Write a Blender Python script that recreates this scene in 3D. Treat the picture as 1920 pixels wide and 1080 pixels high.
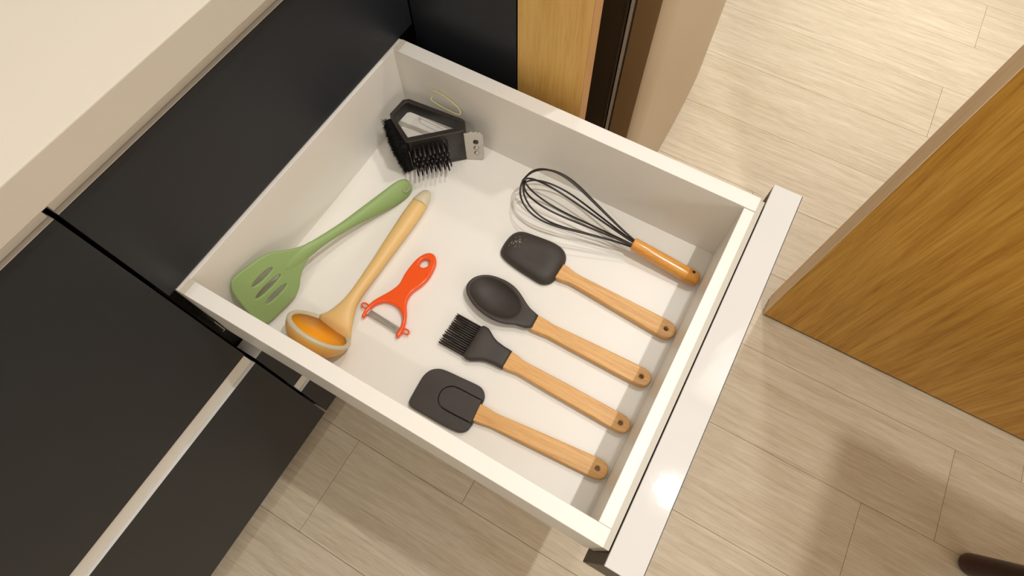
import bpy, bmesh, math, random
from mathutils import Vector, Matrix

random.seed(7)
for o in list(bpy.data.objects):
    bpy.data.objects.remove(o, do_unlink=True)
scene = bpy.context.scene
COL = scene.collection

# ---------------------------------------------------------------- camera
CAM_Z = 1.27
cam_d = bpy.data.cameras.new('camera')
cam = bpy.data.objects.new('camera', cam_d)
COL.objects.link(cam)
right = Vector((-0.49020529, 0.87156787, 0.00826034))
down = Vector((0.78324242, 0.4446458, -0.43453588))
fwd = Vector((-0.38240044, -0.20654194, -0.90061664))
m = Matrix.Identity(4)
for i in range(3):
    m[i][0] = right[i]
    m[i][1] = -down[i]
    m[i][2] = -fwd[i]
    m[i][3] = (0, 0, CAM_Z)[i]
cam.matrix_world = m
cam_d.sensor_width = 36
cam_d.lens = 36 * 1115.576 / 1920
cam_d.shift_x = (960 - 978.73) / 1920
cam_d.shift_y = (491.34 - 540) / 1920
cam_d.clip_start = 0.02
scene.camera = cam

# ---------------------------------------------------------------- light
w = bpy.data.worlds.new('room_air')
scene.world = w
w.use_nodes = True
w.node_tree.nodes['Background'].inputs[0].default_value = (1.0, 0.9, 0.78, 1)
w.node_tree.nodes['Background'].inputs[1].default_value = 0.25
scene.view_settings.view_transform = 'Standard'
scene.view_settings.look = 'None'
scene.view_settings.gamma = 1
scene.view_settings.use_curve_mapping = False
scene.view_settings.exposure = -0.37

CEIL = 2.36


LIGHT = (1.0, 0.995, 0.985)


def downlight(name, x, y, watts, size=0.07, col=LIGHT):
    d = bpy.data.lights.new(name, 'AREA')
    d.shape = 'DISK'
    d.size = size
    d.energy = watts
    d.color = col
    o = bpy.data.objects.new(name, d)
    o.location = (x, y, CEIL - 0.04)
    COL.objects.link(o)
    return o


downlight('downlight_over_drawer', -0.43, 0.385, 14.5, 0.03)
downlight('downlight_over_fridge', -1.30, -0.37, 3.5, 0.07)
downlight('downlight_over_worktop', 0.78, -0.34, 4.5, 0.06)
downlight('downlight_by_fridge', -1.05, 0.12, 8.5, 0.06)
downlight('downlight_in_passage', -1.85, 0.35, 10, 0.08).data.spread = math.radians(76)
# added soft fill under the ceiling, stands in for bounced room light
pl = bpy.data.lights.new('ceiling_fill', 'AREA')
pl.shape = 'RECTANGLE'
pl.size, pl.size_y = 1.8, 1.4
pl.energy = 8
pl.color = LIGHT
plo = bpy.data.objects.new('ceiling_fill', pl)
plo.location = (0.15, 0.35, CEIL - 0.03)
COL.objects.link(plo)
# added broad fill from the room side, brightens the fronts and gaps
fl = bpy.data.lights.new('room_side_fill', 'AREA')
fl.shape = 'RECTANGLE'
fl.size, fl.size_y = 2.6, 0.8
fl.energy = 29
fl.color = LIGHT
flo = bpy.data.objects.new('room_side_fill', fl)
flo.location = (0.2, 2.15, 1.85)
flo.rotation_euler = Vector((-0.15, -1, -0.35)).to_track_quat('-Z', 'Y').to_euler()
COL.objects.link(flo)


# ---------------------------------------------------------------- materials
def srgb(r, g, b):
    def f(c):
        c /= 255.0
        return c / 12.92 if c <= 0.04045 else ((c + 0.055) / 1.055) ** 2.4
    return (f(r), f(g), f(b), 1)


def mat(name, col, rough=0.5, spec=0.5, metal=0.0, coat=0.0, sub=0.0, trans=0.0, noise=None, bump=None):
    """noise=(scale, amount) small colour mottling, bump=(scale, strength) fine relief"""
    M = bpy.data.materials.new(name)
    M.use_nodes = True
    nt = M.node_tree
    b = nt.nodes['Principled BSDF']
    b.inputs['Base Color'].default_value = col
    b.inputs['Roughness'].default_value = rough
    b.inputs['Specular IOR Level'].default_value = spec
    b.inputs['Metallic'].default_value = metal
    b.inputs['Coat Weight'].default_value = coat
    b.inputs['Coat Roughness'].default_value = 0.15
    if sub:
        b.inputs['Subsurface Weight'].default_value = sub
        b.inputs['Subsurface Radius'].default_value = (1.0, 0.55, 0.25)
        b.inputs['Subsurface Scale'].default_value = 0.01
    b.inputs['Transmission Weight'].default_value = trans
    tc = nt.nodes.new('ShaderNodeTexCoord')
    if noise:
        n = nt.nodes.new('ShaderNodeTexNoise')
        n.inputs['Scale'].default_value = noise[0]
        n.inputs['Detail'].default_value = 6
        nt.links.new(tc.outputs['Object'], n.inputs['Vector'])
        hsv = nt.nodes.new('ShaderNodeHueSaturation')
        hsv.inputs['Color'].default_value = col
        mr = nt.nodes.new('ShaderNodeMapRange')
        mr.inputs['From Min'].default_value = 0.25
        mr.inputs['From Max'].default_value = 0.75
        mr.inputs['To Min'].default_value = 1 - noise[1]
        mr.inputs['To Max'].default_value = 1 + noise[1]
        nt.links.new(n.outputs['Fac'], mr.inputs['Value'])
        nt.links.new(mr.outputs['Result'], hsv.inputs['Value'])
        nt.links.new(hsv.outputs['Color'], b.inputs['Base Color'])
    if bump:
        n2 = nt.nodes.new('ShaderNodeTexNoise')
        n2.inputs['Scale'].default_value = bump[0]
        n2.inputs['Detail'].default_value = 4
        nt.links.new(tc.outputs['Object'], n2.inputs['Vector'])
        bp = nt.nodes.new('ShaderNodeBump')
        bp.inputs['Strength'].default_value = bump[1]
        bp.inputs['Distance'].default_value = 0.002
        nt.links.new(n2.outputs['Fac'], bp.inputs['Height'])
        nt.links.new(bp.outputs['Normal'], b.inputs['Normal'])
    return M


def wood(name, cols, stretch, scale, rough=0.45, coords='Object', per_object=True, bump=0.15, streak=0.6, spec=0.4):
    """long-grain wood: noise stretched along the grain axis plus fine fibres. stretch = (sx, sy, sz)"""
    M = bpy.data.materials.new(name)
    M.use_nodes = True
    nt = M.node_tree
    L = nt.links.new
    b = nt.nodes['Principled BSDF']
    b.inputs['Roughness'].default_value = rough
    b.inputs['Specular IOR Level'].default_value = spec
    tc = nt.nodes.new('ShaderNodeTexCoord')
    src = tc.outputs[coords]
    if per_object:
        oi = nt.nodes.new('ShaderNodeObjectInfo')
        mul = nt.nodes.new('ShaderNodeVectorMath')
        mul.operation = 'SCALE'
        mul.inputs[0].default_value = (13.1, 7.7, 5.3)
        L(oi.outputs['Random'], mul.inputs['Scale'])
        add = nt.nodes.new('ShaderNodeVectorMath')
        L(src, add.inputs[0])
        L(mul.outputs[0], add.inputs[1])
        src = add.outputs[0]
    mp = nt.nodes.new('ShaderNodeMapping')
    mp.inputs['Scale'].default_value = stretch
    L(src, mp.inputs['Vector'])
    n1 = nt.nodes.new('ShaderNodeTexNoise')
    n1.inputs['Scale'].default_value = scale
    n1.inputs['Detail'].default_value = 5
    n1.inputs['Distortion'].default_value = 1.2
    L(mp.outputs[0], n1.inputs['Vector'])
    n2 = nt.nodes.new('ShaderNodeTexNoise')
    n2.inputs['Scale'].default_value = scale * 7
    n2.inputs['Detail'].default_value = 8
    n2.inputs['Roughness'].default_value = 0.7
    L(mp.outputs[0], n2.inputs['Vector'])
    mix = nt.nodes.new('ShaderNodeMath')
    mix.operation = 'MULTIPLY_ADD'
    mix.inputs[1].default_value = streak
    L(n2.outputs['Fac'], mix.inputs[0])
    sc = nt.nodes.new('ShaderNodeMath')
    sc.operation = 'MULTIPLY'
    sc.inputs[1].default_value = 1 - streak
    L(n1.outputs['Fac'], sc.inputs[0])
    L(sc.outputs[0], mix.inputs[2])
    cr = nt.nodes.new('ShaderNodeValToRGB')
    e = cr.color_ramp.elements
    e[0].position = 0.32
    e[0].color = cols[0]
    e[1].position = 0.66
    e[1].color = cols[-1]
    for i, c in enumerate(cols[1:-1]):
        k = e.new(0.32 + 0.34 * (i + 1) / (len(cols) - 1))
        k.color = c
    L(mix.outputs[0], cr.inputs['Fac'])
    L(cr.outputs['Color'], b.inputs['Base Color'])
    if bump:
        bp = nt.nodes.new('ShaderNodeBump')
        bp.inputs['Strength'].default_value = bump
        bp.inputs['Distance'].default_value = 0.001
        L(n2.outputs['Fac'], bp.inputs['Height'])
        L(bp.outputs['Normal'], b.inputs['Normal'])
    return M


WHITE = mat('white_melamine', srgb(233, 228, 218), 0.38, 0.5, noise=(3, 0.01))
GLOSSW = mat('white_gloss_edge', srgb(216, 213, 208), 0.05, 0.35, bump=(160, 0.012))
GREYSTRIP = mat('grey_white_strip', srgb(200, 192, 176), 0.45)
DARK = mat('charcoal_laminate', srgb(33, 36, 41), 0.45, 0.4, noise=(14, 0.06), bump=(500, 0.03))
DARKBACK = mat('dark_brown_laminate', srgb(70, 58, 46), 0.5, 0.4)
BLACK = mat('black_carcass', srgb(24, 22, 21), 0.6, 0.3)
STEEL = mat('brushed_steel', srgb(196, 192, 184), 0.3, 0.5, 1.0, noise=(60, 0.06))
COUNTER = mat('cream_quartz', srgb(210, 202, 187), 0.35, 0.4, noise=(5, 0.015))
BLACKSIL = mat('black_silicone', srgb(60, 54, 49), 0.55, 0.35, noise=(40, 0.10), bump=(700, 0.06))
SCUFF = BLACKSIL.copy()
SCUFF.name = 'scuffed_black_silicone'
nt_ = SCUFF.node_tree
b_ = nt_.nodes['Principled BSDF']
tc_ = nt_.nodes.new('ShaderNodeTexCoord')
nz_ = nt_.nodes.new('ShaderNodeTexNoise')
nz_.inputs['Scale'].default_value = 420
nz_.inputs['Detail'].default_value = 3
big_ = nt_.nodes.new('ShaderNodeVectorMath')
big_.operation = 'DISTANCE'
big_.inputs[1].default_value = (0.016, 0.004, 0.011)
mr1 = nt_.nodes.new('ShaderNodeMapRange')
mr1.inputs['From Min'].default_value, mr1.inputs['From Max'].default_value = 0.004, 0.022
mr1.inputs['To Min'].default_value, mr1.inputs['To Max'].default_value = 0.53, 0.80
mr2 = nt_.nodes.new('ShaderNodeMath')
mr2.operation = 'SUBTRACT'
mr3 = nt_.nodes.new('ShaderNodeMath')
mr3.operation = 'MULTIPLY'
mr3.inputs[1].default_value = 9
mr3.use_clamp = True
mx_ = nt_.nodes.new('ShaderNodeMix')
mx_.data_type = 'RGBA'
old_ = b_.inputs['Base Color'].links[0].from_socket
nt_.links.new(tc_.outputs['Object'], nz_.inputs['Vector'])
nt_.links.new(tc_.outputs['Object'], big_.inputs[0])
nt_.links.new(big_.outputs['Value'], mr1.inputs['Value'])
nt_.links.new(nz_.outputs['Fac'], mr2.inputs[0])
nt_.links.new(mr1.outputs['Result'], mr2.inputs[1])
nt_.links.new(mr2.outputs[0], mr3.inputs[0])
nt_.links.new(mr3.outputs[0], mx_.inputs[0])
nt_.links.new(old_, mx_.inputs[6])
mx_.inputs[7].default_value = srgb(168, 154, 134)
nt_.links.new(mx_.outputs[2], b_.inputs['Base Color'])
BLACKWIRE = mat('black_wire', srgb(40, 33, 30), 0.35, 0.5)
BLACKPL = mat('black_plastic', srgb(42, 37, 32), 0.4, 0.45)
FUR = mat('black_nylon_fur', srgb(14, 12, 11), 0.7, 0.2)
BRISTLE = mat('dark_bristle', srgb(66, 58, 62), 0.2, 0.8)
GREEN = mat('sage_green_silicone', srgb(142, 166, 104), 0.5, 0.4, noise=(12, 0.03))
RED = mat('orange_red_plastic', srgb(238, 84, 18), 0.22, 0.5)
LADLE_Y = mat('amber_silicone', srgb(222, 186, 122), 0.45, 0.45, sub=0.35)
LADLE_PALE = mat('pale_translucent_silicone', srgb(206, 194, 164), 0.4, 0.45, sub=0.5)
LADLE_SH = mat('amber_shell_silicone', srgb(232, 172, 84), 0.45, 0.45, sub=0.35)
LADLE_O = mat('orange_core', srgb(250, 160, 14), 0.45, 0.4, sub=0.25)
ROOMWHITE = mat('painted_wall', srgb(232, 228, 220), 0.8, 0.2)
FRIDGE_F = mat('champagne_door_skin', srgb(204, 180, 148), 0.4, 0.5, 0.0)
FRIDGE_S = mat('bronze_side_skin', srgb(64, 50, 34), 0.42, 0.5, 0.2)
DOORSIDE = mat('bronze_door_side', srgb(134, 104, 68), 0.4, 0.5)
TRIM = mat('satin_trim', srgb(196, 186, 170), 0.3, 0.5, 0.4)
GASKET = mat('black_gasket', srgb(18, 16, 15), 0.5, 0.4)
STOOLW = wood('dark_mahogany', [srgb(34, 12, 8), srgb(52, 22, 14), srgb(70, 30, 18)], (1, 1, 0.12), 30, 0.35)

FLOORW = wood('pale_oak_vinyl', [srgb(186, 167, 138), srgb(204, 187, 158), srgb(216, 200, 174), srgb(226, 212, 188)],
              (24, 1.3, 4), 2.6, 0.42, bump=0.08, streak=0.55)
OAK = wood('golden_oak_veneer', [srgb(148, 96, 24), srgb(184, 130, 42), srgb(204, 152, 60), srgb(218, 168, 78)],
           (10, 14, 0.55), 3.0, 0.4, bump=0.2, streak=0.5, per_object=False)
OAKEDGE = wood('pale_oak_edge', [srgb(222, 190, 146), srgb(232, 204, 164), srgb(238, 214, 178)], (6, 9, 0.5), 3.0, 0.5, per_object=False)
OAKPOST = wood('honey_wood_panel', [srgb(206, 154, 76), srgb(226, 180, 100), srgb(236, 194, 118)], (9, 14, 0.7), 3.0, 0.45, per_object=False)
POSTEDGE = wood('honey_wood_edge', [srgb(190, 136, 76), srgb(206, 156, 96)], (9, 14, 0.7), 3.0, 0.5, per_object=False)
BAMBOO = wood('bamboo', [srgb(186, 128, 66), srgb(210, 156, 90), srgb(222, 172, 106), srgb(230, 184, 120)],
              (0.7, 16, 16), 14, 0.42, bump=0.08, streak=0.5)
BAMBOO_G = wood('varnished_bamboo', [srgb(196, 124, 44), srgb(218, 150, 64), srgb(230, 168, 82)], (0.7, 14, 14), 14, 0.2,
                bump=0.03, streak=0.5, spec=0.6)


# ---------------------------------------------------------------- helpers
def tag(o, label=None, cat=None, group=None, kind=None):
    if label: o['label'] = label
    if cat: o['category'] = cat
    if group: o['group'] = group
    if kind: o['kind'] = kind
    return o


def empty(name, loc, rz=0.0):
    o = bpy.data.objects.new(name, None)
    o.empty_display_size = 0.05
    o.location = loc
    o.rotation_euler = (0, 0, rz)
    COL.objects.link(o)
    return o


def link(name, me, material, parent=None, smooth=False):
    me.materials.clear()
    me.materials.append(material)
    if smooth:
        for p in me.polygons:
            p.use_smooth = True
    o = bpy.data.objects.new(name, me)
    COL.objects.link(o)
    if parent is not None:
        o.parent = parent
    return o


def box(name, lo, hi, material, parent=None, bev=0.0, off=(0, 0, 0), seg=2):
    bm = bmesh.new()
    bmesh.ops.create_cube(bm, size=1)
    for v in bm.verts:
        for i in range(3):
            v.co[i] = (lo[i] if v.co[i] < 0 else hi[i]) - off[i]
    if bev:
        bmesh.ops.bevel(bm, geom=list(bm.edges), offset=bev, segments=seg, affect='EDGES', profile=0.5)
    me = bpy.data.meshes.new(name)
    bm.to_mesh(me)
    bm.free()
    return link(name, me, material, parent)


def multibox(name, boxes, material, parent=None, off=(0, 0, 0)):
    bm = bmesh.new()
    for lo, hi in boxes:
        r = bmesh.ops.create_cube(bm, size=1)
        for v in r['verts']:
            for i in range(3):
                v.co[i] = (lo[i] if v.co[i] < 0 else hi[i]) - off[i]
    me = bpy.data.meshes.new(name)
    bm.to_mesh(me)
    bm.free()
    return link(name, me, material, parent)


def spline(pts, per=6, closed=True):
    """Catmull-Rom through pts"""
    n = len(pts)
    pts = [Vector(p) for p in pts]
    out = []
    rng = range(n) if closed else range(n - 1)
    for i in rng:
        if closed:
            p0, p1, p2, p3 = pts[i - 1], pts[i], pts[(i + 1) % n], pts[(i + 2) % n]
        else:
            p1, p2 = pts[i], pts[i + 1]
            p0 = pts[i - 1] if i else p1 * 2 - p2
            p3 = pts[i + 2] if i + 2 < n else p2 * 2 - p1
        for k in range(per):
            t = k / per
            out.append(0.5 * ((2 * p1) + (p2 - p0) * t + (2 * p0 - 5 * p1 + 4 * p2 - p3) * t * t
                              + (3 * p1 - p0 - 3 * p2 + p3) * t ** 3))
    if not closed:
        out.append(pts[-1])
    return out


def flat(name, loops, z0, z1, bev, material, parent, smooth=True):
    """solid plate from closed outlines in mm (first is the outline, the others are holes), rounded edges; z in mm"""
    cu = bpy.data.curves.new(name, 'CURVE')
    cu.dimensions = '2D'
    cu.fill_mode = 'BOTH'
    th = (z1 - z0) / 1000
    bev = bev / 1000
    cu.extrude = max(th / 2 - bev, 0)
    cu.bevel_depth = bev
    cu.bevel_resolution = 2
    cu.offset = -bev
    for lp in loops:
        s = cu.splines.new('POLY')
        s.points.add(len(lp) - 1)
        for p, q in zip(s.points, lp):
            p.co = (q[0] / 1000, q[1] / 1000, 0, 1)
        s.use_cyclic_u = True
    tmp = bpy.data.objects.new(name + '_tmp', cu)
    COL.objects.link(tmp)
    dg = bpy.context.evaluated_depsgraph_get()
    me = bpy.data.meshes.new_from_object(tmp.evaluated_get(dg))
    bpy.data.objects.remove(tmp, do_unlink=True)
    bpy.data.curves.remove(cu)
    bm = bmesh.new()
    bm.from_mesh(me)
    bmesh.ops.remove_doubles(bm, verts=bm.verts, dist=1e-6)
    for v in bm.verts:
        v.co.z += (z0 + z1) / 2000
    bm.to_mesh(me)
    bm.free()
    me.name = name
    o = link(name, me, material, parent)
    if smooth:
        for p in me.polygons:
            p.use_smooth = abs(p.normal.z) < 0.99
    return o


def loft(name, rings, material, parent, closed_ring=True, cap0=True, cap1=True, smooth=True, scale=0.001):
    bm = bmesh.new()
    V = [[bm.verts.new(Vector(p) * scale) for p in r] for r in rings]
    n = len(rings[0])
    for a, b in zip(V[:-1], V[1:]):
        for i in range(n if closed_ring else n - 1):
            j = (i + 1) % n
            try:
                bm.faces.new((a[i], a[j], b[j], b[i]))
            except ValueError:
                pass
    if cap0: bm.faces.new(list(reversed(V[0])))
    if cap1: bm.faces.new(V[-1])
    bmesh.ops.recalc_face_normals(bm, faces=bm.faces)
    me = bpy.data.meshes.new(name)
    bm.to_mesh(me)
    bm.free()
    return link(name, me, material, parent, smooth)


def tube_into(bm, path, rad, seg=8, closed=False, caps=True):
    """sweep a circle along path (metres); rad number or list"""
    P = [Vector(p) for p in path]
    n = len(P)
    rings = []
    up = None
    for i in range(n):
        if closed:
            t = (P[(i + 1) % n] - P[i - 1])
        else:
            t = (P[min(i + 1, n - 1)] - P[max(i - 1, 0)])
        t.normalize()
        if up is None:
            up = t.orthogonal().normalized()
        up = (up - t * up.dot(t))
        if up.length < 1e-6:
            up = t.orthogonal()
        up.normalize()
        side = t.cross(up)
        r = rad[i] if isinstance(rad, (list, tuple)) else rad
        rings.append([bm.verts.new(P[i] + (up * math.cos(2 * math.pi * k / seg) + side * math.sin(2 * math.pi * k / seg)) * r)
                      for k in range(seg)])
    pairs = list(zip(rings[:-1], rings[1:]))
    if closed:
        pairs.append((rings[-1], rings[0]))
    for a, b in pairs:
        for k in range(seg):
            j = (k + 1) % seg
            bm.faces.new((a[k], a[j], b[j], b[k]))
    if caps and not closed:
        bm.faces.new(list(reversed(rings[0])))
        bm.faces.new(rings[-1])


def tube(name, path, rad, material, parent, seg=8, closed=False):
    bm = bmesh.new()
    tube_into(bm, path, rad, seg, closed)
    bmesh.ops.recalc_face_normals(bm, faces=bm.faces)
    me = bpy.data.meshes.new(name)
    bm.to_mesh(me)
    bm.free()
    return link(name, me, material, parent, True)


def circle(cx, cy, r, n=20, ry=None, rot=0.0):
    ry = ry or r
    out = []
    for k in range(n):
        a = 2 * math.pi * k / n
        x, y = r * math.cos(a), ry * math.sin(a)
        out.append((cx + x * math.cos(rot) - y * math.sin(rot), cy + x * math.sin(rot) + y * math.cos(rot)))
    return out


# ================================================================= room shell
X0, X1, Y0, Y1 = -2.7, 1.5, -1.08, 2.2
floor = box('floor', (X0, Y0, -0.05), (X1, Y1, -0.004), mat('floor_screed', srgb(112, 92, 68), 0.9, 0.1))
tag(floor, 'pale oak plank floor with long boards running away from the cabinets', 'floor', kind='structure')
PW = 0.1965
seams = {0: -0.383, -1: -0.135, -2: 0.557, -3: -0.52, -4: 0.83, -5: 0.12, -6: 0.66, -7: -0.23, -8: 0.463}
PLEN = 1.22
row = -14
plank_cache = {}
while True:
    xa = -0.0165 + PW * row
    xb = xa + PW
    if xa >= X1: break
    if xb > X0:
        s0 = seams.get(row, (row * 0.437) % PLEN)
        y = s0 - PLEN * 4
        while y < Y1:
            ya, yb = max(y, Y0), min(y + PLEN, Y1)
            if yb - ya > 0.02:
                xaa, xbb = max(xa, X0), min(xb, X1)
                key = (round(xbb - xaa, 4), round(yb - ya, 4))
                g = 0.0003
                if key not in plank_cache:
                    p = box('plank', (g, g, -0.0039), (key[0] - g, key[1] - g, 0), FLOORW, floor, bev=0.0004, seg=1)
                    plank_cache[key] = p.data
                else:
                    p = bpy.data.objects.new('plank', plank_cache[key])
                    COL.objects.link(p)
                    p.parent = floor
                p.location = (xaa, ya, 0)
            y += PLEN
    row += 1

for nm, lo, hi in (('wall_back', (X0, Y0 - 0.08, 0), (X1, Y0, CEIL)), ('wall_front', (X0, Y1, 0), (X1, Y1 + 0.08, CEIL)),
                   ('wall_left', (X1, Y0 - 0.08, 0), (X1 + 0.08, Y1 + 0.08, CEIL)),
                   ('wall_right', (X0 - 0.08, Y0 - 0.08, 0), (X0, Y1 + 0.08, CEIL)),
                   ('ceiling', (X0 - 0.08, Y0 - 0.08, CEIL), (X1 + 0.08, Y1 + 0.08, CEIL + 0.06))):
    tag(box(nm, lo, hi, ROOMWHITE), kind='structure')

# ================================================================= cabinets
YF = -0.449          # plane of the closed fronts
TH = 0.035           # thickness of a front
BACKY = -1.07
XR0, XR1 = -0.4985, -0.0302     # drawer column
XL0, XL1 = -0.0262, 0.90        # neighbouring column


def front(name, x0, x1, z0, z1, y1, parent, off):
    """dark panel with white top edge"""
    f = box(name, (x0, y1 - TH, z0), (x1, y1, z1 - 0.001), DARK, parent, bev=0.0008, off=off)
    box('top_edge', (x0 + 0.0003, y1 - TH, z1 - 0.001), (x1 - 0.0003, y1 - 0.0002, z1), GLOSSW, f, bev=0.0003, off=off)
    return f


def rail(x0, x1, z0, z1, root, off):
    """white handle rail recessed between two fronts"""
    box('handle_rail', (x0 + 0.001, YF - 0.020, z0), (x1 - 0.001, YF - 0.005, z1), WHITE, root, bev=0.0005, off=off)


def carcass(root, off, x0, x1):
    y1 = YF - TH - 0.003
    t = 0.016
    box('side_panel', (x0 + 0.0005, BACKY, 0.08), (x0 + t, y1, 0.88), BLACK, root, off=off)
    box('side_panel', (x1 - t, BACKY, 0.08), (x1 - 0.0005, y1, 0.88), BLACK, root, off=off)
    box('back_panel', (x0 + t, BACKY, 0.08), (x1 - t, BACKY + 0.008, 0.88), BLACK, root, off=off)
    box('base_panel', (x0 + t, BACKY + 0.008, 0.08), (x1 - t, y1, 0.096), BLACK, root, off=off)
    box('plinth', (x0, YF - 0.075, 0.0), (x1, YF - 0.06, 0.08), DARK, root, off=off)


cab = empty('drawer_cabinet', ((XR0 + XR1) / 2, -0.76, 0))
tag(cab, 'charcoal base cabinet with its white second drawer pulled out, beside the honey wood panel', 'cabinet')
co = tuple(cab.location)
carcass(cab, co, XR0, XR1)
front('drawer_front', XR0, XR1, 0.671, 0.845, YF, cab, co)
front('drawer_front', XR0, XR1, 0.272, 0.436, YF, cab, co)
front('drawer_front', XR0, XR1, 0.080, 0.235, YF, cab, co)
rail(XR0, XR1, 0.8455, 0.8815, cab, co)
rail(XR0, XR1, 0.2355, 0.2715, cab, co)
# runner seen in the dark slot beside the drawer
rn = multibox('drawer_runner', [((-0.0372, -0.98, 0.548), (-0.0362, -0.447, 0.578)), ((-0.0362, -0.98, 0.548), (-0.0335, -0.447, 0.5495))],
              STEEL, cab, co)
rn['label'] = 'thin steel drawer runner'

# the open drawer
DZ0, DZF, DZ1 = 0.525, 0.543, 0.669
DY0, DY1 = -0.462, 0.0683
dr = box('drawer', (-0.452, DY0 + 0.004, DZ0 + 0.004), (-0.054, 0.060, DZF), WHITE, cab, off=co)
dr['label'] = 'open white drawer holding kitchen utensils'
box('drawer_side', (-0.0573, -0.4459, DZ0), (-0.0395, DY1, DZ1), WHITE, dr, bev=0.0006, off=co)
box('drawer_side', (-0.4690, -0.4459, DZ0), (-0.4480, DY1, DZ1), WHITE, dr, bev=0.0006, off=co)
box('drawer_back', (-0.4690, DY0, DZ0), (-0.0395, -0.4460, DZ1 - 0.001), WHITE, dr, bev=0.0006, off=co)
JOINT = mat('raw_board_edge', srgb(214, 202, 182), 0.6)
box('corner_joint', (-0.0568, -0.4457, DZ1), (-0.0400, -0.4376, DZ1 + 0.0004), JOINT, dr, off=co)
box('corner_joint', (-0.4685, -0.4457, DZ1), (-0.4485, -0.4376, DZ1 + 0.0004), JOINT, dr, off=co)
box('inner_front', (-0.4478, 0.0550, DZF), (-0.0575, DY1, DZ1 - 0.002), WHITE, dr, bev=0.0006, off=co)
box('filler_strip', (-0.4690, DY1 + 0.0002, DZ0 + 0.02), (-0.0400, 0.0745, DZ1 - 0.005), GREYSTRIP, dr, off=co)
df = box('drawer_front', (-0.4960, 0.0756, 0.473), (-0.0270, 0.1100, 0.6640), DARKBACK, dr, bev=0.0008, off=co)
box('top_edge', (-0.4960, 0.0756, 0.6640), (-0.0270, 0.1100, 0.6690), GLOSSW, df, bev=0.0006, off=co)
box('front_face', (-0.4960, 0.1100, 0.473), (-0.0270, 0.1108, 0.6680), DARK, df, off=co)

cab2 = empty('drawer_cabinet', ((XL0 + XL1) / 2, -0.76, 0))
tag(cab2, 'charcoal base cabinet with two tall closed drawer fronts split by a white edge', 'cabinet')
co = tuple(cab2.location)
carcass(cab2, co, XL0, XL1)
front('drawer_front', XL0, XL1, 0.466, 0.845, YF, cab2, co)
front('drawer_front', XL0, XL1, 0.080, 0.429, YF, cab2, co)

rail(XL0, XL1, 0.8455, 0.8815, cab2, co)
rail(XL0, XL1, 0.4295, 0.4655, cab2, co)

wt = box('worktop', (-0.66, BACKY, 0.882), (1.05, -0.4218, 0.920), COUNTER, bev=0.0012)
tag(wt, 'cream stone worktop running above the charcoal drawer fronts', 'worktop')

# inner corner: dark end panel, honey wood panel, fridge
cp = empty('corner_unit', (-0.55, -0.366, 0))
tag(cp, 'narrow charcoal corner unit between the open drawer and the honey wood panel', 'cabinet')
co = tuple(cp.location)
box('front_panel', (-0.520, -0.4480, 0.06), (-0.500, -0.2845, 0.87), DARK, cp, bev=0.0008, off=co)
box('body', (-0.655, -0.4470, 0.0), (-0.5205, -0.2850, 0.865), BLACK, cp, off=co)
wp = box('wood_panel', (-0.525, -0.2825, 0.0), (-0.500, -0.1875, 0.87), OAKPOST, bev=0.0006)
tag(wp, 'honey coloured upright wood panel between charcoal unit and fridge', 'panel')
box('edge_band', (-0.5247, -0.1875, 0.0005), (-0.5003, -0.1865, 0.8695), POSTEDGE, wp)

fr = empty('fridge', (-1.0, -0.45, 0))
tag(fr, 'bronze and champagne fridge standing beside the honey wood panel', 'fridge')
co = tuple(fr.location)
FX0, FX1 = -1.31, -0.690
box('body', (FX0 + 0.004, -0.80, 0.03), (FX1 - 0.003, -0.206, 1.02), FRIDGE_S, fr, bev=0.004, off=co)
box('gasket', (FX0 + 0.012, -0.206, 0.045), (FX1 - 0.010, -0.1955, 1.01), GASKET, fr, off=co)
box('trim_strip', (FX0 + 0.006, -0.2030, 0.05), (FX1 + 0.002, -0.1985, 1.00), TRIM, fr, off=co)
box('door_side', (FX1, -0.1945, 0.034), (FX1 + 0.0008, -0.1600, 1.013), DOORSIDE, fr, off=co)
# door with a softly bowed front and rounded edges
prof = []
for k in range(13):
    u = k / 12
    x = FX0 + (FX1 - FX0) * u
    prof.append((x, -0.148 + 0.012 * (1 - (2 * u - 1) ** 2)))
ol = [(FX0 + 0.002, -0.195), (FX0, -0.160)] + [(FX0 + 0.004, -0.1515)] + prof[1:-1] + [(FX1 - 0.004, -0.1505), (FX1, -0.158), (FX1, -0.195)]
dv = flat('door', [[((x - co[0]) * 1000, (y - co[1]) * 1000) for x, y in ol]], 32, 1015, 3, FRIDGE_F, fr)
for k in range(4):
    box('foot', (FX0 + (0.05 if k % 2 else 0.53), -0.25 - 0.45 * (k // 2), 0), (FX0 + (0.09 if k % 2 else 0.57), -0.21 - 0.45 * (k // 2), 0.031), GASKET, fr, off=co)

# big oak panel at right
op = empty('oak_panel', (-0.718, 0.80, 0))
tag(op, 'large golden oak panel standing upright on the floor opposite the drawer', 'panel')
co = tuple(op.location)
box('veneer_face', (-0.7435, 0.2525, 0.007), (-0.6930, 1.35, 2.05), OAK, op, bev=0.0008, off=co)
box('edge_band', (-0.7430, 0.2510, 0.0075), (-0.6935, 0.2525, 2.0495), OAKEDGE, op, off=co)
box('gap_shade_strip', (-0.7400, 0.2560, 0.0), (-0.6960, 1.345, 0.007), mat('gap_shade', srgb(48, 24, 14), 0.6), op, off=co)  # dark strip, coloured as the shade in the gap under the panel

# ================================================================= utensils
FZ = 0.5434


def uroot(name, A, ang, label, cat, group=None, dz=0.0):
    o = empty(name, (A[0] / 1000, A[1] / 1000, FZ + dz), math.radians(ang))
    return tag(o, label, cat, group)


GROUP = 'black silicone utensils with bamboo handles'


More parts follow.
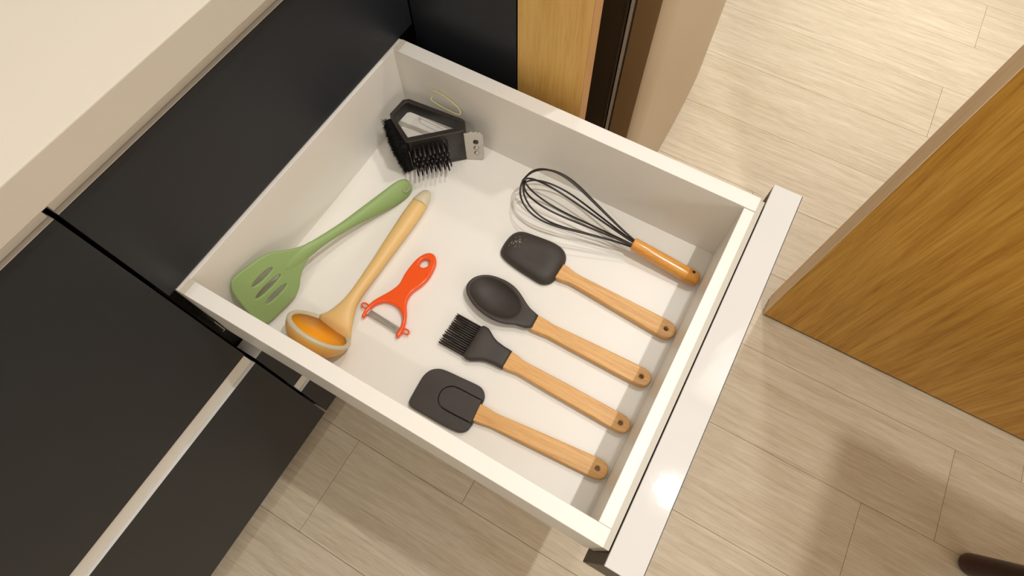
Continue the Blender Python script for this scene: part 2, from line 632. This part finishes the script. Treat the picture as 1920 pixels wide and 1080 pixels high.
def bamboo_handle(root, t0, t1, c0, c1, w0, wn, w1, z0, z1, hole=True):
    """flat tapered handle along +x: half widths w0 at the head, wn at the neck, w1 near the rounded end"""
    L = t1 - t0
    up, lo = [], []
    sta = [(0, w0), (8, w0 - 0.3), (16, wn + 0.9), (26, wn), (0.35 * L, wn + 0.9), (0.62 * L, (wn + w1) / 2 + 0.6), (L - 22, w1), (L - 11, w1 - 0.3)]
    for s, hw in sta:
        c = c0 + (c1 - c0) * s / L
        up.append((t0 + s, c + hw))
        lo.append((t0 + s, c - hw))
    end = [(t1 - 4.2, c1 + 0.78 * w1), (t1 - 0.8, c1 + 0.36 * w1), (t1, c1), (t1 - 0.8, c1 - 0.36 * w1), (t1 - 4.2, c1 - 0.78 * w1)]
    # keep the square shoulder at the head end
    pts = spline(up + end + lo[::-1], 5, closed=False)
    loops = [[(p.x, p.y) for p in (Vector((q[0], q[1], 0)) for q in pts)]]
    if hole:
        loops.append(circle(t1 - 12.5, c1, 2.8))
    return flat('handle', loops, z0, z1, 1.6, BAMBOO, root)


def V2(pts):
    return [Vector((p[0], p[1], 0)) for p in pts]


def xy(pts):
    return [(p.x, p.y) for p in pts]


# --- flat spatula
r = uroot('silicone_spatula', (-93.4, -192.3), 95.42, 'black flat silicone spatula with bamboo handle, nearest the left drawer wall', 'spatula', GROUP)
head = [(-1.4, -16.6), (-1.6, -9.7), (-1.0, 8.9), (0, 18.5), (4.6, 27.5), (13.1, 33.0), (24.0, 34.6), (43.6, 34.4), (66, 34.0), (74.5, 31.2),
        (79.2, 25.4), (80.3, 18.8), (79.8, 14.8), (79.8, -5.5), (79.5, -12.7), (77.5, -19.6), (72.0, -24.3), (65.0, -25.7), (46.9, -25.6), (21.8, -23.6),
        (5.5, -22.2), (0.6, -20.2)]
hs = xy(spline(V2(head), 4))
tongue = [(79.0, 19.4), (63.5, 20.4), (44.5, 21.3), (37.4, 20.0), (31.6, 16.0), (28.2, 9.8), (28.2, 1.8), (32.0, -4.8), (38.5, -8.4), (54.7, -9.9), (79.0, -10.8)]
ts = xy(spline(V2(tongue), 4, closed=False))
cen = (56, 5)


def grow(pts, d):
    out = []
    n = len(pts)
    for i in range(n):
        a, b = Vector(pts[i - 1]), Vector(pts[(i + 1) % n])
        t = (b - a).normalized()
        nn = Vector((t.y, -t.x))
        c = Vector(pts[i])
        if (c - Vector(cen)).dot(nn) < 0: nn = -nn
        out.append(tuple(c + nn * d))
    return out


h = flat('head', [hs, ts], 1, 8.0, 1.0, BLACKSIL, r)
flat('raised_tongue', [grow(ts, -0.9)], 1, 8.6, 0.6, BLACKSIL, h)
bamboo_handle(r, 78.5, 246, 4.0, 2.7, 10.8, 8.8, 11.4, 0.2, 9.5)

# --- pastry brush
r = uroot('pastry_brush', (-177.7, -200.6), 90.08, 'black silicone basting brush with rows of bristles and bamboo handle', 'brush', GROUP)


def rrect(t, c, hw, z0, z1, rad, n=4):
    """ring in the plane x=t: rounded rectangle"""
    rad = min(rad, hw * 0.95, (z1 - z0) / 2 * 0.95)
    out = []
    for (sy, sz, a0) in ((1, 1, 0), (-1, 1, 90), (-1, -1, 180), (1, -1, 270)):
        cy, cz = c + sy * (hw - rad), (z1 - rad if sz > 0 else z0 + rad)
        for k in range(n + 1):
            a = math.radians(a0 + 90 * k / n)
            out.append((t, cy + rad * math.cos(a), cz + rad * math.sin(a)))
    return out


st = [(36.0, 22.0, 2.5, 12.5), (37.5, 23.6, 1.5, 13.5), (41, 24.2, 1.0, 14.2), (46, 23.6, 0.8, 14.6), (51, 20.8, 0.7, 14.6), (57, 17.2, 0.6, 14.4),
      (64, 14.6, 0.5, 14.0), (74, 13.3, 0.4, 13.6), (83, 13.0, 0.4, 13.2), (86.3, 12.6, 0.8, 12.8)]
loft('head', [rrect(t, 0.4, hw, a, b, 4.5) for t, hw, a, b in st], BLACKSIL, r)
bm = bmesh.new()
for i in range(15):
    for j in range(3):
        s = -20.8 + 41.6 * i / 14 + random.uniform(-0.25, 0.25) + 0.4
        z = 3.6 + 3.4 * j + (0.5 if i % 2 else 0)
        e = random.uniform(-1.5, 1.2)
        tube_into(bm, [Vector((38, s, z)) / 1000, Vector((18, s * 1.01, z)) / 1000, Vector((0 + e, s * 1.03, z - 0.4)) / 1000],
                  [0.00095, 0.00085, 0.0006], 6)
me = bpy.data.meshes.new('bristles')
bm.to_mesh(me)
bm.free()
tag(link('bristles', me, BLACKSIL, r, True), kind='stuff')
bamboo_handle(r, 85.0, 254, 0.6, -0.6, 11.4, 8.9, 10.6, 1.6, 11.0)

# --- spoon
r = uroot('silicone_spoon', (-234.5, -207.7), 91.42, 'black silicone spoon with deep oval bowl and bamboo handle', 'spoon', GROUP)
N = 48


def ring_from(pts, n, start):
    """resample a closed outline to n points, starting nearest to start"""
    pts = [Vector(p) for p in pts]
    m_ = len(pts)
    d = [0]
    for i in range(m_):
        d.append(d[-1] + (pts[(i + 1) % m_] - pts[i]).length)
    i0 = min(range(m_), key=lambda i: (pts[i] - Vector(start)).length)
    out = []
    for k in range(n):
        s = (d[i0] + d[-1] * k / n) % d[-1]
        j = max(i for i in range(m_) if d[i] <= s + 1e-9)
        f = (s - d[j]) / max(d[j + 1] - d[j], 1e-9)
        out.append(pts[j].lerp(pts[(j + 1) % m_], f))
    return out


def polar(pts, c, n):
    """radius of outline around c at n even angles"""
    c = Vector(c)
    res = []
    P = [Vector(p) - c for p in pts]
    for k in range(n):
        a = 2 * math.pi * k / n
        u = Vector((math.cos(a), math.sin(a)))
        best = 0
        for i in range(len(P)):
            p, q = P[i], P[(i + 1) % len(P)]
            e = q - p
            den = u.x * e.y - u.y * e.x
            if abs(den) < 1e-9: continue
            t = (p.x * e.y - p.y * e.x) / den
            s = (p.x * u.y - p.y * u.x) / den
            if t > 0 and -1e-6 <= s <= 1 + 1e-6: best = max(best, t)
        res.append((c.x + u.x * best, c.y + u.y * best))
    return res


out_ = [(-2, 4.5), (-1.0, 12), (3, 19.5), (11, 26.3), (23.2, 31.0), (40.3, 32.6), (55.7, 30.2), (67.2, 25.2), (79.0, 18.2), (89.3, 13.4), (99.4, 11.4),
        (99.6, 1), (99.7, -9.9), (90.0, -11.4), (79.5, -14.6), (67.0, -20.2), (55.1, -22.6), (41.0, -22.4), (24.6, -18.6), (10.0, -11.5), (1.0, -3.5)]
bowl_ = [(3.2, 5.5), (4.6, 13.0), (10, 20.6), (20.8, 26.3), (37.8, 27.8), (55.0, 24.1), (68.0, 17.0), (74.6, 8.7), (75.5, 0.1), (71.5, -8.4), (61.2, -14.8),
         (46.9, -17.2), (30.0, -15.2), (14.5, -9.0), (6.2, -2.0)]
cB = (40, 5.2)
NR = 64
Ro = polar(xy(spline(V2(out_), 5)), cB, NR)
Rb = polar(xy(spline(V2(bowl_), 5)), cB, NR)


def lerp2(a, b, f): return (a[0] + (b[0] - a[0]) * f, a[1] + (b[1] - a[1]) * f)


def zr(t):          # rim height drops toward the handle
    return 17.0 - 4.5 * max(0.0, min(1.0, (t - 55) / 40))


rings = []
for sc_, zz in ((0.02, 0.6), (0.3, 0.9), (0.5, 1.8), (0.7, 4.0), (0.85, 7.5), (0.96, 11.2)):
    rings.append([(*lerp2(cB, p, sc_), min(zz if p[0] < 80 else zz * 0.5, zr(p[0]) - 3)) for p in Ro])
rings.append([(*p, zr(p[0]) - 2.2) for p in Ro])
rings.append([(*lerp2(cB, p, 0.985), zr(p[0]) - 0.4) for p in Ro])
rings.append([(*lerp2(p, q, 0.25), zr(lerp2(p, q, 0.25)[0])) for p, q in zip(Ro, Rb)])
rings.append([(*lerp2(p, q, 0.9), zr(lerp2(p, q, 0.9)[0]) - 0.1) for p, q in zip(Ro, Rb)])
for f, dz in ((1.0, 0.9), (0.93, 3.6), (0.82, 6.8), (0.66, 9.6), (0.45, 11.6), (0.22, 12.7), (0.02, 13.0)):
    rings.append([(*lerp2(cB, q, f), zr(q[0]) * (1 if f > 0.7 else 1) - dz if f > 0.9 else 17.0 - dz) for q in Rb])
loft('head', rings, BLACKSIL, r)
bamboo_handle(r, 98.5, 259.6, 0.9, 0.2, 10.7, 9.0, 11.6, 0.8, 11.0)

# --- spoonula, lying on its bowl side up
r = uroot('spoon_spatula', (-322.5, -200.5), 87.7, 'black domed silicone spoon spatula with scuffed tip and bamboo handle', 'spatula', GROUP)
out_ = [(2.0, -15.5), (0.2, -6), (0.2, 6.0), (2.2, 15.5), (7.6, 22.8), (16, 26.6), (31.0, 29.4), (52.1, 32.6), (67.0, 32.8), (77.0, 29.2),
        (83.4, 22.0), (86.2, 12.2), (86.9, 0), (87.0, -12.6), (84.4, -20.4), (78.6, -26.6), (70.5, -29.0), (57.2, -28.6), (35.3, -27.2), (16.5, -24.4), (6.6, -20.6)]
cB = (44, 1.2)
Ro = polar(xy(spline(V2(out_), 5)), cB, NR)
rings = []
for f, zz in ((0.05, 0.8), (0.9, 0.8), (0.985, 1.4), (1.0, 3.0), (0.995, 4.6), (0.975, 6.6), (0.94, 9.0), (0.89, 11.2), (0.82, 13.0), (0.72, 14.2), (0.58, 14.9),
              (0.42, 15.0), (0.28, 14.5), (0.15, 14.3), (0.04, 14.3)):
    rings.append([(*lerp2(cB, p, f), zz) for p in Ro])
loft('head', rings, SCUFF, r)
bamboo_handle(r, 85.5, 254.3, -1.2, -0.2, 11.0, 8.3, 12.0, 1.0, 11.0)

# --- whisk
r = uroot('balloon_whisk', (-399.2, -216.4), 89.12, 'black wire balloon whisk with round varnished bamboo handle beside drawer wall', 'whisk')
kz = 0.123


def az(t): return 10.6 + (268 - t) * kz


prof = [(0, 0), (2.0, 9), (7, 19), (17, 28), (32, 34), (50, 35.5), (72, 32), (98, 24.5), (125, 16.5), (152, 9), (178, 3.5)]
for i in range(4):
    th = math.radians(12 + 45 * i)
    half = spline([Vector((p[0] + i * 1.6, p[1], 0)) for p in prof], 5, closed=False)
    full = [Vector((p.x, -p.y, 0)) for p in half[::-1]] + half[1:]
    path = []
    for p in full:
        sgn = p.y
        path.append(Vector((p.x, sgn * math.cos(th) - 0.6, az(p.x) + sgn * math.sin(th))) / 1000)
    tube('wire_loop', path, 0.00135, BLACKWIRE, r, 8)
rings = []
for t, rad in ((170.5, 7.6), (171, 8.6), (173, 9.0), (200, 9.5), (240, 10.2), (258, 10.4), (264, 9.6), (267, 7.6), (268.6, 4.5), (269, 0.5)):
    rings.append([(t, rad * math.cos(2 * math.pi * k / 24) - 0.6, az(t) + rad * math.sin(2 * math.pi * k / 24)) for k in range(24)])
loft('handle', rings, BAMBOO_G, r)
tube('hole_shade_disc', [Vector((257.5, -0.6 + 3.0, az(257) + 9.2)) / 1000, Vector((257.5, -0.6 + 3.3, az(257) + 10.2)) / 1000], 0.0021, mat('hole_shade', srgb(44, 20, 6), 0.8), r, 12)  # solid dark disc, coloured as the shade inside the hole

# --- peeler
r = uroot('vegetable_peeler', (-254.7, -274.2), -2.41, 'shiny orange red Y shaped vegetable peeler with steel blade', 'peeler')
body = [(-0.8, -5.5), (5.4, -11.5), (15.3, -15.2), (28.9, -16.3), (41.8, -15.8), (53.2, -13.7), (61.2, -13.8), (72.8, -17.5), (85.1, -23.4), (95.0, -27.6),
        (104.4, -29.0), (112, -28.6), (118.6, -27.2), (119.6, -24.6), (117.2, -23.4), (110, -24.4), (103, -23.8), (96.1, -21.4), (88.6, -14.6), (85.0, -4.0), (85.5, 6.6), (90.0, 15.4),
        (95.9, 20.8), (102.9, 23.4), (110, 24.2), (116.2, 25.6), (118.2, 28.0), (116.0, 30.0), (108.4, 29.8), (101.0, 28.0), (94.0, 24.8), (85.4, 19.4), (78.0, 13.6),
        (69.0, 9.2), (57.2, 8.6), (44.2, 12.8), (30.2, 14.9), (14.0, 12.7), (4.9, 8.9), (-1.2, 2.2)]
hole = [(22.3, -6.0), (18, -8.4), (12.4, -8.0), (8.8, -4.6), (9.2, 0.4), (13, 3.0), (18.2, 2.8), (22.2, -0.8)]
flat('frame', [xy(spline(V2(body), 4)), xy(spline(V2(hole), 4))], 0.3, 9.0, 2.2, RED, r)
flat('blade', [[(105.5, -26.5), (105.5, 25.5), (113.5, 25.5), (113.5, -26.5)], [(109.0, -20), (109.0, 18), (111.2, 18), (111.2, -20)]], 4.0, 5.0, 0.2, STEEL, r, False)
for sgn, ctr in ((-1, (105.2, -32.5)), (1, (106.0, 33.0))):
    pts = [Vector((ctr[0] + 3.0 * math.cos(a), ctr[1] + 5.0 * math.sin(a), 6.0)) / 1000 for a in [2 * math.pi * k / 20 for k in range(20)]]
    tube('eye_remover', pts, 0.0011, RED, r, 8, True)

# --- green slotted turner leaning on the back wall of the drawer
E_ = Vector((-0.3231, -0.3664, 0.5570))
a_ = Vector((0.9722, -0.2143, 0.0945)).normalized()
w_ = Vector((-0.1947, -0.5153, 0.8346))
w_ = (w_ - a_ * w_.dot(a_)).normalized()
n_ = a_.cross(w_)
r = empty('slotted_turner', E_)
mm = Matrix.Identity(4)
for i in range(3):
    mm[i][0], mm[i][1], mm[i][2], mm[i][3] = a_[i], w_[i], n_[i], E_[i]
r.matrix_world = mm
tag(r, 'sage green silicone slotted turner leaning in the drawer corner', 'spatula')
head = [(262.5, 10), (261.5, 24), (259.0, 33), (253.5, 40), (245, 42.2), (232.9, 42.6), (214.6, 42.6), (199.5, 40.0), (187.0, 33.6), (174, 26.0), (160, 20.6), (148, 17.6),
        (148, 4.6), (163.6, 3.2), (176.0, -1.8), (187.5, -11.5), (195.5, -20.5), (204.5, -26.5), (217.9, -30.2), (232, -31.8), (248, -33.5), (257, -31.5), (261.5, -23), (262.8, -8)]
slots = []
for (p, q) in (((240.0, 18.6), (207.5, 23.0)), ((245.4, 3.2), (205.2, 9.0)), ((240.2, -10.6), (206.8, -6.2))):
    c = ((p[0] + q[0]) / 2, (p[1] + q[1]) / 2)
    L_ = math.hypot(p[0] - q[0], p[1] - q[1]) / 2
    slots.append(circle(c[0], c[1], L_, 28, 3.4, math.atan2(q[1] - p[1], q[0] - p[0])))
flat('head', [xy(spline(V2(head), 4))] + slots, -2.6, 2.6, 1.8, GREEN, r)
gst = [(-11, -1.6, 1.0, 1.0), (-10, -1.6, 6.5, 3.2), (-6, -1.6, 11.0, 5.0), (2, -1.2, 14.0, 6.0), (14, -0.8, 14.6, 7.0), (30, 0.2, 13.6, 7.5), (50, 2.2, 11.6, 7.5), (75, 5.0, 9.0, 7.0), (100, 7.2, 7.0, 6.2),
       (125, 9.4, 6.6, 5.6), (148, 11.2, 7.4, 5.0), (165, 12.2, 9.0, 4.3), (182, 11.4, 10, 3.4), (196, 9.8, 8.5, 2.6)]
gs = spline([Vector((t, c, hw)) for t, c, hw, ht in gst], 4, closed=False)
gh = spline([Vector((t, ht, 0)) for t, c, hw, ht in gst], 4, closed=False)
rings = []
for p, q in zip(gs, gh):
    rings.append([(p.x, p.y + p.z * math.cos(2 * math.pi * k / 20), q.y * math.sin(2 * math.pi * k / 20)) for k in range(20)])
hd = loft('handle', rings, GREEN, r)
# hanging eye: green ring round a flat disc coloured as the shaded opening
tube('hanging_eye', [Vector((1.0 + 6.0 * math.cos(a), -1.6 + 3.4 * math.sin(a), -7.2)) / 1000 for a in [2 * math.pi * k / 24 for k in range(24)]], 0.0012, GREEN, r, 8, True)
flat('eye_shade_disc', [circle(1.0, -1.6, 5.6, 24, 3.1)], -7.6, -6.4, 0.1, mat('eye_shade', srgb(150, 140, 118), 0.6), r)

# --- ladle
CL = Vector((-0.0925, -0.3265, FZ + 0.0395))
r = empty('soup_ladle', (CL.x, CL.y, FZ))
tag(r, 'amber translucent silicone ladle lying with its bowl against the drawer side', 'ladle')
al = math.radians(28)
DEP = 0.78
nn = Vector((-math.cos(al), 0.10, math.sin(al))).normalized()
yy = Vector((0, 1, 0))
yy = (yy - nn * yy.dot(nn)).normalized()
tt = yy.cross(nn)      # rim direction
RO = 0.041


def bowl(name, prof_, material, parent):
    """prof_: list of (radius, depth below rim) swept round nn"""
    rings_ = []
    for rad, dep in prof_:
        rings_.append([(CL - Vector((r.location.x, r.location.y, r.location.z)) + (tt * math.cos(2 * math.pi * k / 40) + yy * math.sin(2 * math.pi * k / 40)) * rad - nn * (dep * DEP)) for k in range(40)])
    return loft(name, rings_, material, parent, scale=1.0)


R = RO
bowl('bowl_shell', [(0.001, R)] + [(R * math.sin(math.radians(d)), R * math.cos(math.radians(d))) for d in (15, 30, 45, 60, 72, 80)] +
     [(R - 0.0002, 0.0045), (R - 0.0052, 0.0045)] +
     [((R - 0.005) * math.sin(math.radians(d)), (R - 0.005) * math.cos(math.radians(d))) for d in (75, 60, 45, 30, 15)] + [(0.001, R - 0.005)], LADLE_SH, r)
rings_ = []
for rad, dep in ((R, 0.0046), (R + 0.0004, 0.001), (R - 0.0010, -0.0012), (R - 0.0040, -0.0012), (R - 0.0056, 0.001), (R - 0.0056, 0.0046), (R, 0.0046)):
    rings_.append([CL - Vector(r.location) + (tt * math.cos(2 * math.pi * k / 48) + yy * math.sin(2 * math.pi * k / 48)) * rad - nn * (dep * DEP) for k in (range(5, 44) if tt.x < 0 else range(-19, 20))])
loft('bowl_rim', rings_, LADLE_PALE, r, closed_ring=False, cap0=False, cap1=False, scale=1.0)
Ri = R - 0.0054
bowl('bowl_core', [(Ri - 0.0002, 0.0030), (Ri * math.sin(math.radians(80)), Ri * math.cos(math.radians(80)))] +
     [(Ri * math.sin(math.radians(d)), Ri * math.cos(math.radians(d))) for d in (70, 60, 50, 40, 30, 20, 10)] + [(0.0005, Ri)], LADLE_O, r)
tipw = Vector((-0.331, -0.333, FZ + 0.012))
neck = CL + (tt if tt.x < 0 else -tt) * (R * 0.86) + nn * 0.001
base = Vector((r.location.x, r.location.y, r.location.z))
ctrl = [(CL + (tt if tt.x < 0 else -tt) * (R * 0.84) - nn * 0.011, 0.024, 0.0035), (neck - nn * 0.004, 0.0275, 0.0075), (neck + nn * 0.009 + Vector((-0.003, 0, 0)), 0.0185, 0.0082),
        (Vector((neck.x - 0.040, -0.3275, FZ + 0.013)), 0.0090, 0.0078), (Vector((-0.2, -0.3295, FZ + 0.011)), 0.0094, 0.0080), (Vector((-0.25, -0.331, FZ + 0.0115)), 0.0112, 0.009),
        (Vector((-0.29, -0.332, FZ + 0.012)), 0.0124, 0.0095), (Vector((-0.312, -0.3325, FZ + 0.012)), 0.0118, 0.009)]
P_ = spline([c for c, _, _ in ctrl], 6, closed=False)
W_ = spline([Vector((a, b, 0)) for _, a, b in ctrl], 6, closed=False)
rings = []
for i, (p, q) in enumerate(zip(P_, W_)):
    t = (P_[min(i + 1, len(P_) - 1)] - P_[max(i - 1, 0)]).normalized()
    u = (Vector((0, 1, 0)) - t * t.y).normalized()
    v = t.cross(u)
    rings.append([p - base + u * (q.x * math.cos(2 * math.pi * k / 20)) + v * (q.y * math.sin(2 * math.pi * k / 20)) for k in range(20)])
loft('handle', rings, LADLE_Y, r, scale=1.0)
rings = []
for x, a, b in ((-0.3115, 0.0118, 0.009), (-0.318, 0.0110, 0.0086), (-0.326, 0.0092, 0.0075), (-0.332, 0.0065, 0.0055), (-0.3345, 0.0035, 0.003), (-0.3352, 0.0004, 0.0004)):
    rings.append([Vector((x, -0.3325 - 0.0006, FZ + 0.012)) - base + Vector((0, a * math.cos(2 * math.pi * k / 20), b * math.sin(2 * math.pi * k / 20))) for k in range(20)])
loft('handle_tip', rings, LADLE_PALE, r, scale=1.0)

# --- grill brush in the far corner
B0 = Vector((-0.395, -0.380, FZ))
r = empty('grill_brush', B0)
tag(r, 'black three sided grill brush with wire bristles and scraper in the far drawer corner', 'brush')


def loc2(p): return ((p[0] - B0.x) * 1000, (p[1] - B0.y) * 1000)


outer = [(-0.426, -0.417), (-0.420, -0.424), (-0.390, -0.4255), (-0.384, -0.420), (-0.360, -0.379), (-0.363, -0.374), (-0.4135, -0.3215), (-0.419, -0.320), (-0.431, -0.327), (-0.433, -0.333)]
inner = [(-0.4195, -0.4145), (-0.4165, -0.418), (-0.393, -0.4195), (-0.3885, -0.4165), (-0.369, -0.3805), (-0.415, -0.3325), (-0.426, -0.3355)]
flat('frame', [[loc2(p) for p in outer], [loc2(p) for p in inner]], 44, 66, 1.2, BLACKPL, r)
# plate carrying the wire bristles
pa, pb = Vector((-0.3615, -0.3775, 0)), Vector((-0.4155, -0.3205, 0))
dd = (pb - pa).normalized()
no = Vector((-dd.y, dd.x, 0))
if no.x < 0: no = -no
flat('bristle_plate', [[loc2(p) for p in (pa - no * 0.007, pb - no * 0.007, pb + no * 0.001, pa + no * 0.001)]], 1, 65, 0.8, BLACKPL, r)
bm = bmesh.new()
for i in range(8):
    for j in range(6):
        sx = 0.005 + 0.0064 * i + (0.0032 if j % 2 else 0)
        z = 0.012 + 0.0086 * j
        jx, jz = random.uniform(-0.0006, 0.0006), random.uniform(-0.0006, 0.0006)
        p0 = pa + dd * (sx + jx) + no * 0.001 - Vector((B0.x, B0.y, 0)) + Vector((0, 0, z + jz))
        p1 = p0 + no * (0.027 + random.uniform(-0.0015, 0.0015)) + Vector((0, 0, 0.010))
        tube_into(bm, [p0, p0.lerp(p1, 0.93), p1], [0.0013, 0.0014, 0.0009], 6)
me = bpy.data.meshes.new('wire_bristles')
bm.to_mesh(me)
bm.free()
tag(link('wire_bristles', me, BRISTLE, r, True), kind='stuff')
# black fur block on the left side
qa, qb = Vector((-0.3895, -0.4215, 0)), Vector((-0.3585, -0.3735, 0))
d2 = (qb - qa).normalized()
n2 = Vector((d2.y, -d2.x, 0))
if n2.y > 0: n2 = -n2
flat('fur_core', [[loc2(p) for p in (qa + n2 * 0.001, qb + n2 * 0.001, qb + n2 * 0.014 - d2 * 0.003, qa + n2 * 0.013)]], 4, 62, 3.0, FUR, r)
bm = bmesh.new()
for i in range(5200):
    s, z = random.uniform(0, 0.97), random.uniform(0.004, 0.063)
    p0 = qa.lerp(qb, s) + n2 * random.uniform(0.002, 0.014) + Vector((0, 0, z)) - Vector((B0.x, B0.y, 0))
    dv_ = n2 * random.uniform(0.4, 1.0) + d2 * random.uniform(-0.5, 0.8) + Vector((0, 0, random.uniform(-0.35, 0.9)))
    p1 = p0 + dv_.normalized() * random.uniform(0.004, 0.0075)
    if (p1 + B0).y < -0.4452: p1.y = -0.4452 - B0.y
    if p1.z < 0.001: p1.z = 0.001
    u = (p1 - p0).orthogonal().normalized() * 0.0004
    vv = (p1 - p0).cross(u).normalized() * 0.0004
    a, b, c, t = (bm.verts.new(q) for q in (p0 + u, p0 - u * 0.5 + vv, p0 - u * 0.5 - vv, p1))
    bm.faces.new((a, b, t)); bm.faces.new((b, c, t)); bm.faces.new((c, a, t))
me = bpy.data.meshes.new('fur_bristles')
bm.to_mesh(me)
bm.free()
tag(link('fur_bristles', me, FUR, r), kind='stuff')
# scraper plate with notched top and rivets
s0 = Vector((-0.4150, -0.3215, 0))
s1 = Vector((-0.4270, -0.2965, 0))
sd = (s1 - s0)
SL = sd.length
sd.normalize()
sn = Vector((-sd.y, sd.x, 0))
if sn.x < 0: sn = -sn
notch = [(0, 0.004), (0.004, 0.001), (SL - 0.003, 0.002), (SL, 0.006), (SL, 0.060), (SL - 0.003, 0.064), (SL - 0.004, 0.067), (SL - 0.007, 0.064), (SL - 0.010, 0.067), (SL - 0.013, 0.064), (SL - 0.016, 0.066), (0.006, 0.062), (0, 0.061)]
bm = bmesh.new()
f0 = [bm.verts.new(s0 + sd * a + Vector((0, 0, b)) - Vector((B0.x, B0.y, 0)) + sn * 0.0006) for a, b in notch]
f1 = [bm.verts.new(s0 + sd * a + Vector((0, 0, b)) - Vector((B0.x, B0.y, 0)) - sn * 0.0006) for a, b in notch]
bm.faces.new(f0); bm.faces.new(f1[::-1])
for i in range(len(notch)):
    j = (i + 1) % len(notch)
    bm.faces.new((f0[i], f0[j], f1[j], f1[i]))
bmesh.ops.recalc_face_normals(bm, faces=bm.faces)
me = bpy.data.meshes.new('scraper')
bm.to_mesh(me)
bm.free()
scp = link('scraper', me, STEEL, r)
scp['label'] = 'notched steel scraper plate'
for z, rr, mt in ((0.043, 0.0038, BLACKPL), (0.029, 0.0040, STEEL), (0.017, 0.0040, STEEL)):
    c = s0 + sd * (SL * 0.62) + Vector((0, 0, z)) - Vector((B0.x, B0.y, 0))
    tube('rivet', [c + sn * 0.0004, c + sn * 0.0016], rr, mt, scp, 14)
# clear nylon tag loop
pts = [Vector(q) - Vector((B0.x, B0.y, 0)) for q in ((-0.4415, -0.388, 0.070), (-0.4440, -0.386, 0.082), (-0.4440, -0.360, 0.078), (-0.4425, -0.343, 0.068), (-0.4370, -0.344, 0.064), (-0.4370, -0.384, 0.068))]
pts = spline(pts, 4)
tube('tag_loop', pts, 0.0006, mat('clear_yellow_nylon', srgb(222, 206, 120), 0.3), r, 6, True)

# ================================================================= stool whose leg tip shows at lower right
st_ = empty('stool', (-0.26, 0.86, 0))
tag(st_, 'dark reddish brown stool whose rounded leg tip rests on the floor at lower right', 'stool')
so = st_.location
top = Vector((-0.26, 0.86, 0.62))
for k, (fx, fy) in enumerate(((-0.4, 0.762), (-0.12, 0.762), (-0.4, 1.0), (-0.12, 1.0))):
    f = Vector((fx, fy, 0.0))
    tpt = Vector((top.x + (fx - top.x) * 0.45, top.y + (fy - top.y) * 0.45, 0.62))
    ax = (tpt - f)
    pts, rad = [], []
    for u, rr in ((0.0, 0.012), (0.006, 0.0175), (0.02, 0.021), (0.05, 0.0215), (0.4, 0.021), (1.0, 0.019)):
        pts.append(f + ax * u - Vector(so)); rad.append(rr)
    pts[0].z = 0.001
    tube('leg', pts, rad, STOOLW, st_, 16)
rings = []
for z, rad in ((620, 40), (622, 160), (630, 172), (645, 172), (652, 165), (655, 40)):
    rings.append([((top.x - so.x) * 1000 + rad * math.cos(2 * math.pi * k / 32), (top.y - so.y) * 1000 + rad * math.sin(2 * math.pi * k / 32), z) for k in range(32)])
loft('seat', rings, STOOLW, st_)

# ================================================================= added out-of-view board on rods, blocks lamplight to shade the floor
sh = empty('shadow_blocker', (0.0, 0.74, 1.40))
tag(sh, kind='structure')
so = tuple(sh.location)
box('blocker_board', (-0.468, 0.425, 1.40), (0.46, 1.04, 1.43), OAKPOST, sh, bev=0.002, off=so)
for x, y in ((-0.43, 0.47), (0.43, 0.47), (-0.43, 1.0), (0.43, 1.0)):
    tube('blocker_rod', [(x - so[0], y - so[1], 1.43 - so[2]), (x - so[0], y - so[1], CEIL - so[2])], 0.005, BLACKPL, sh, 8)
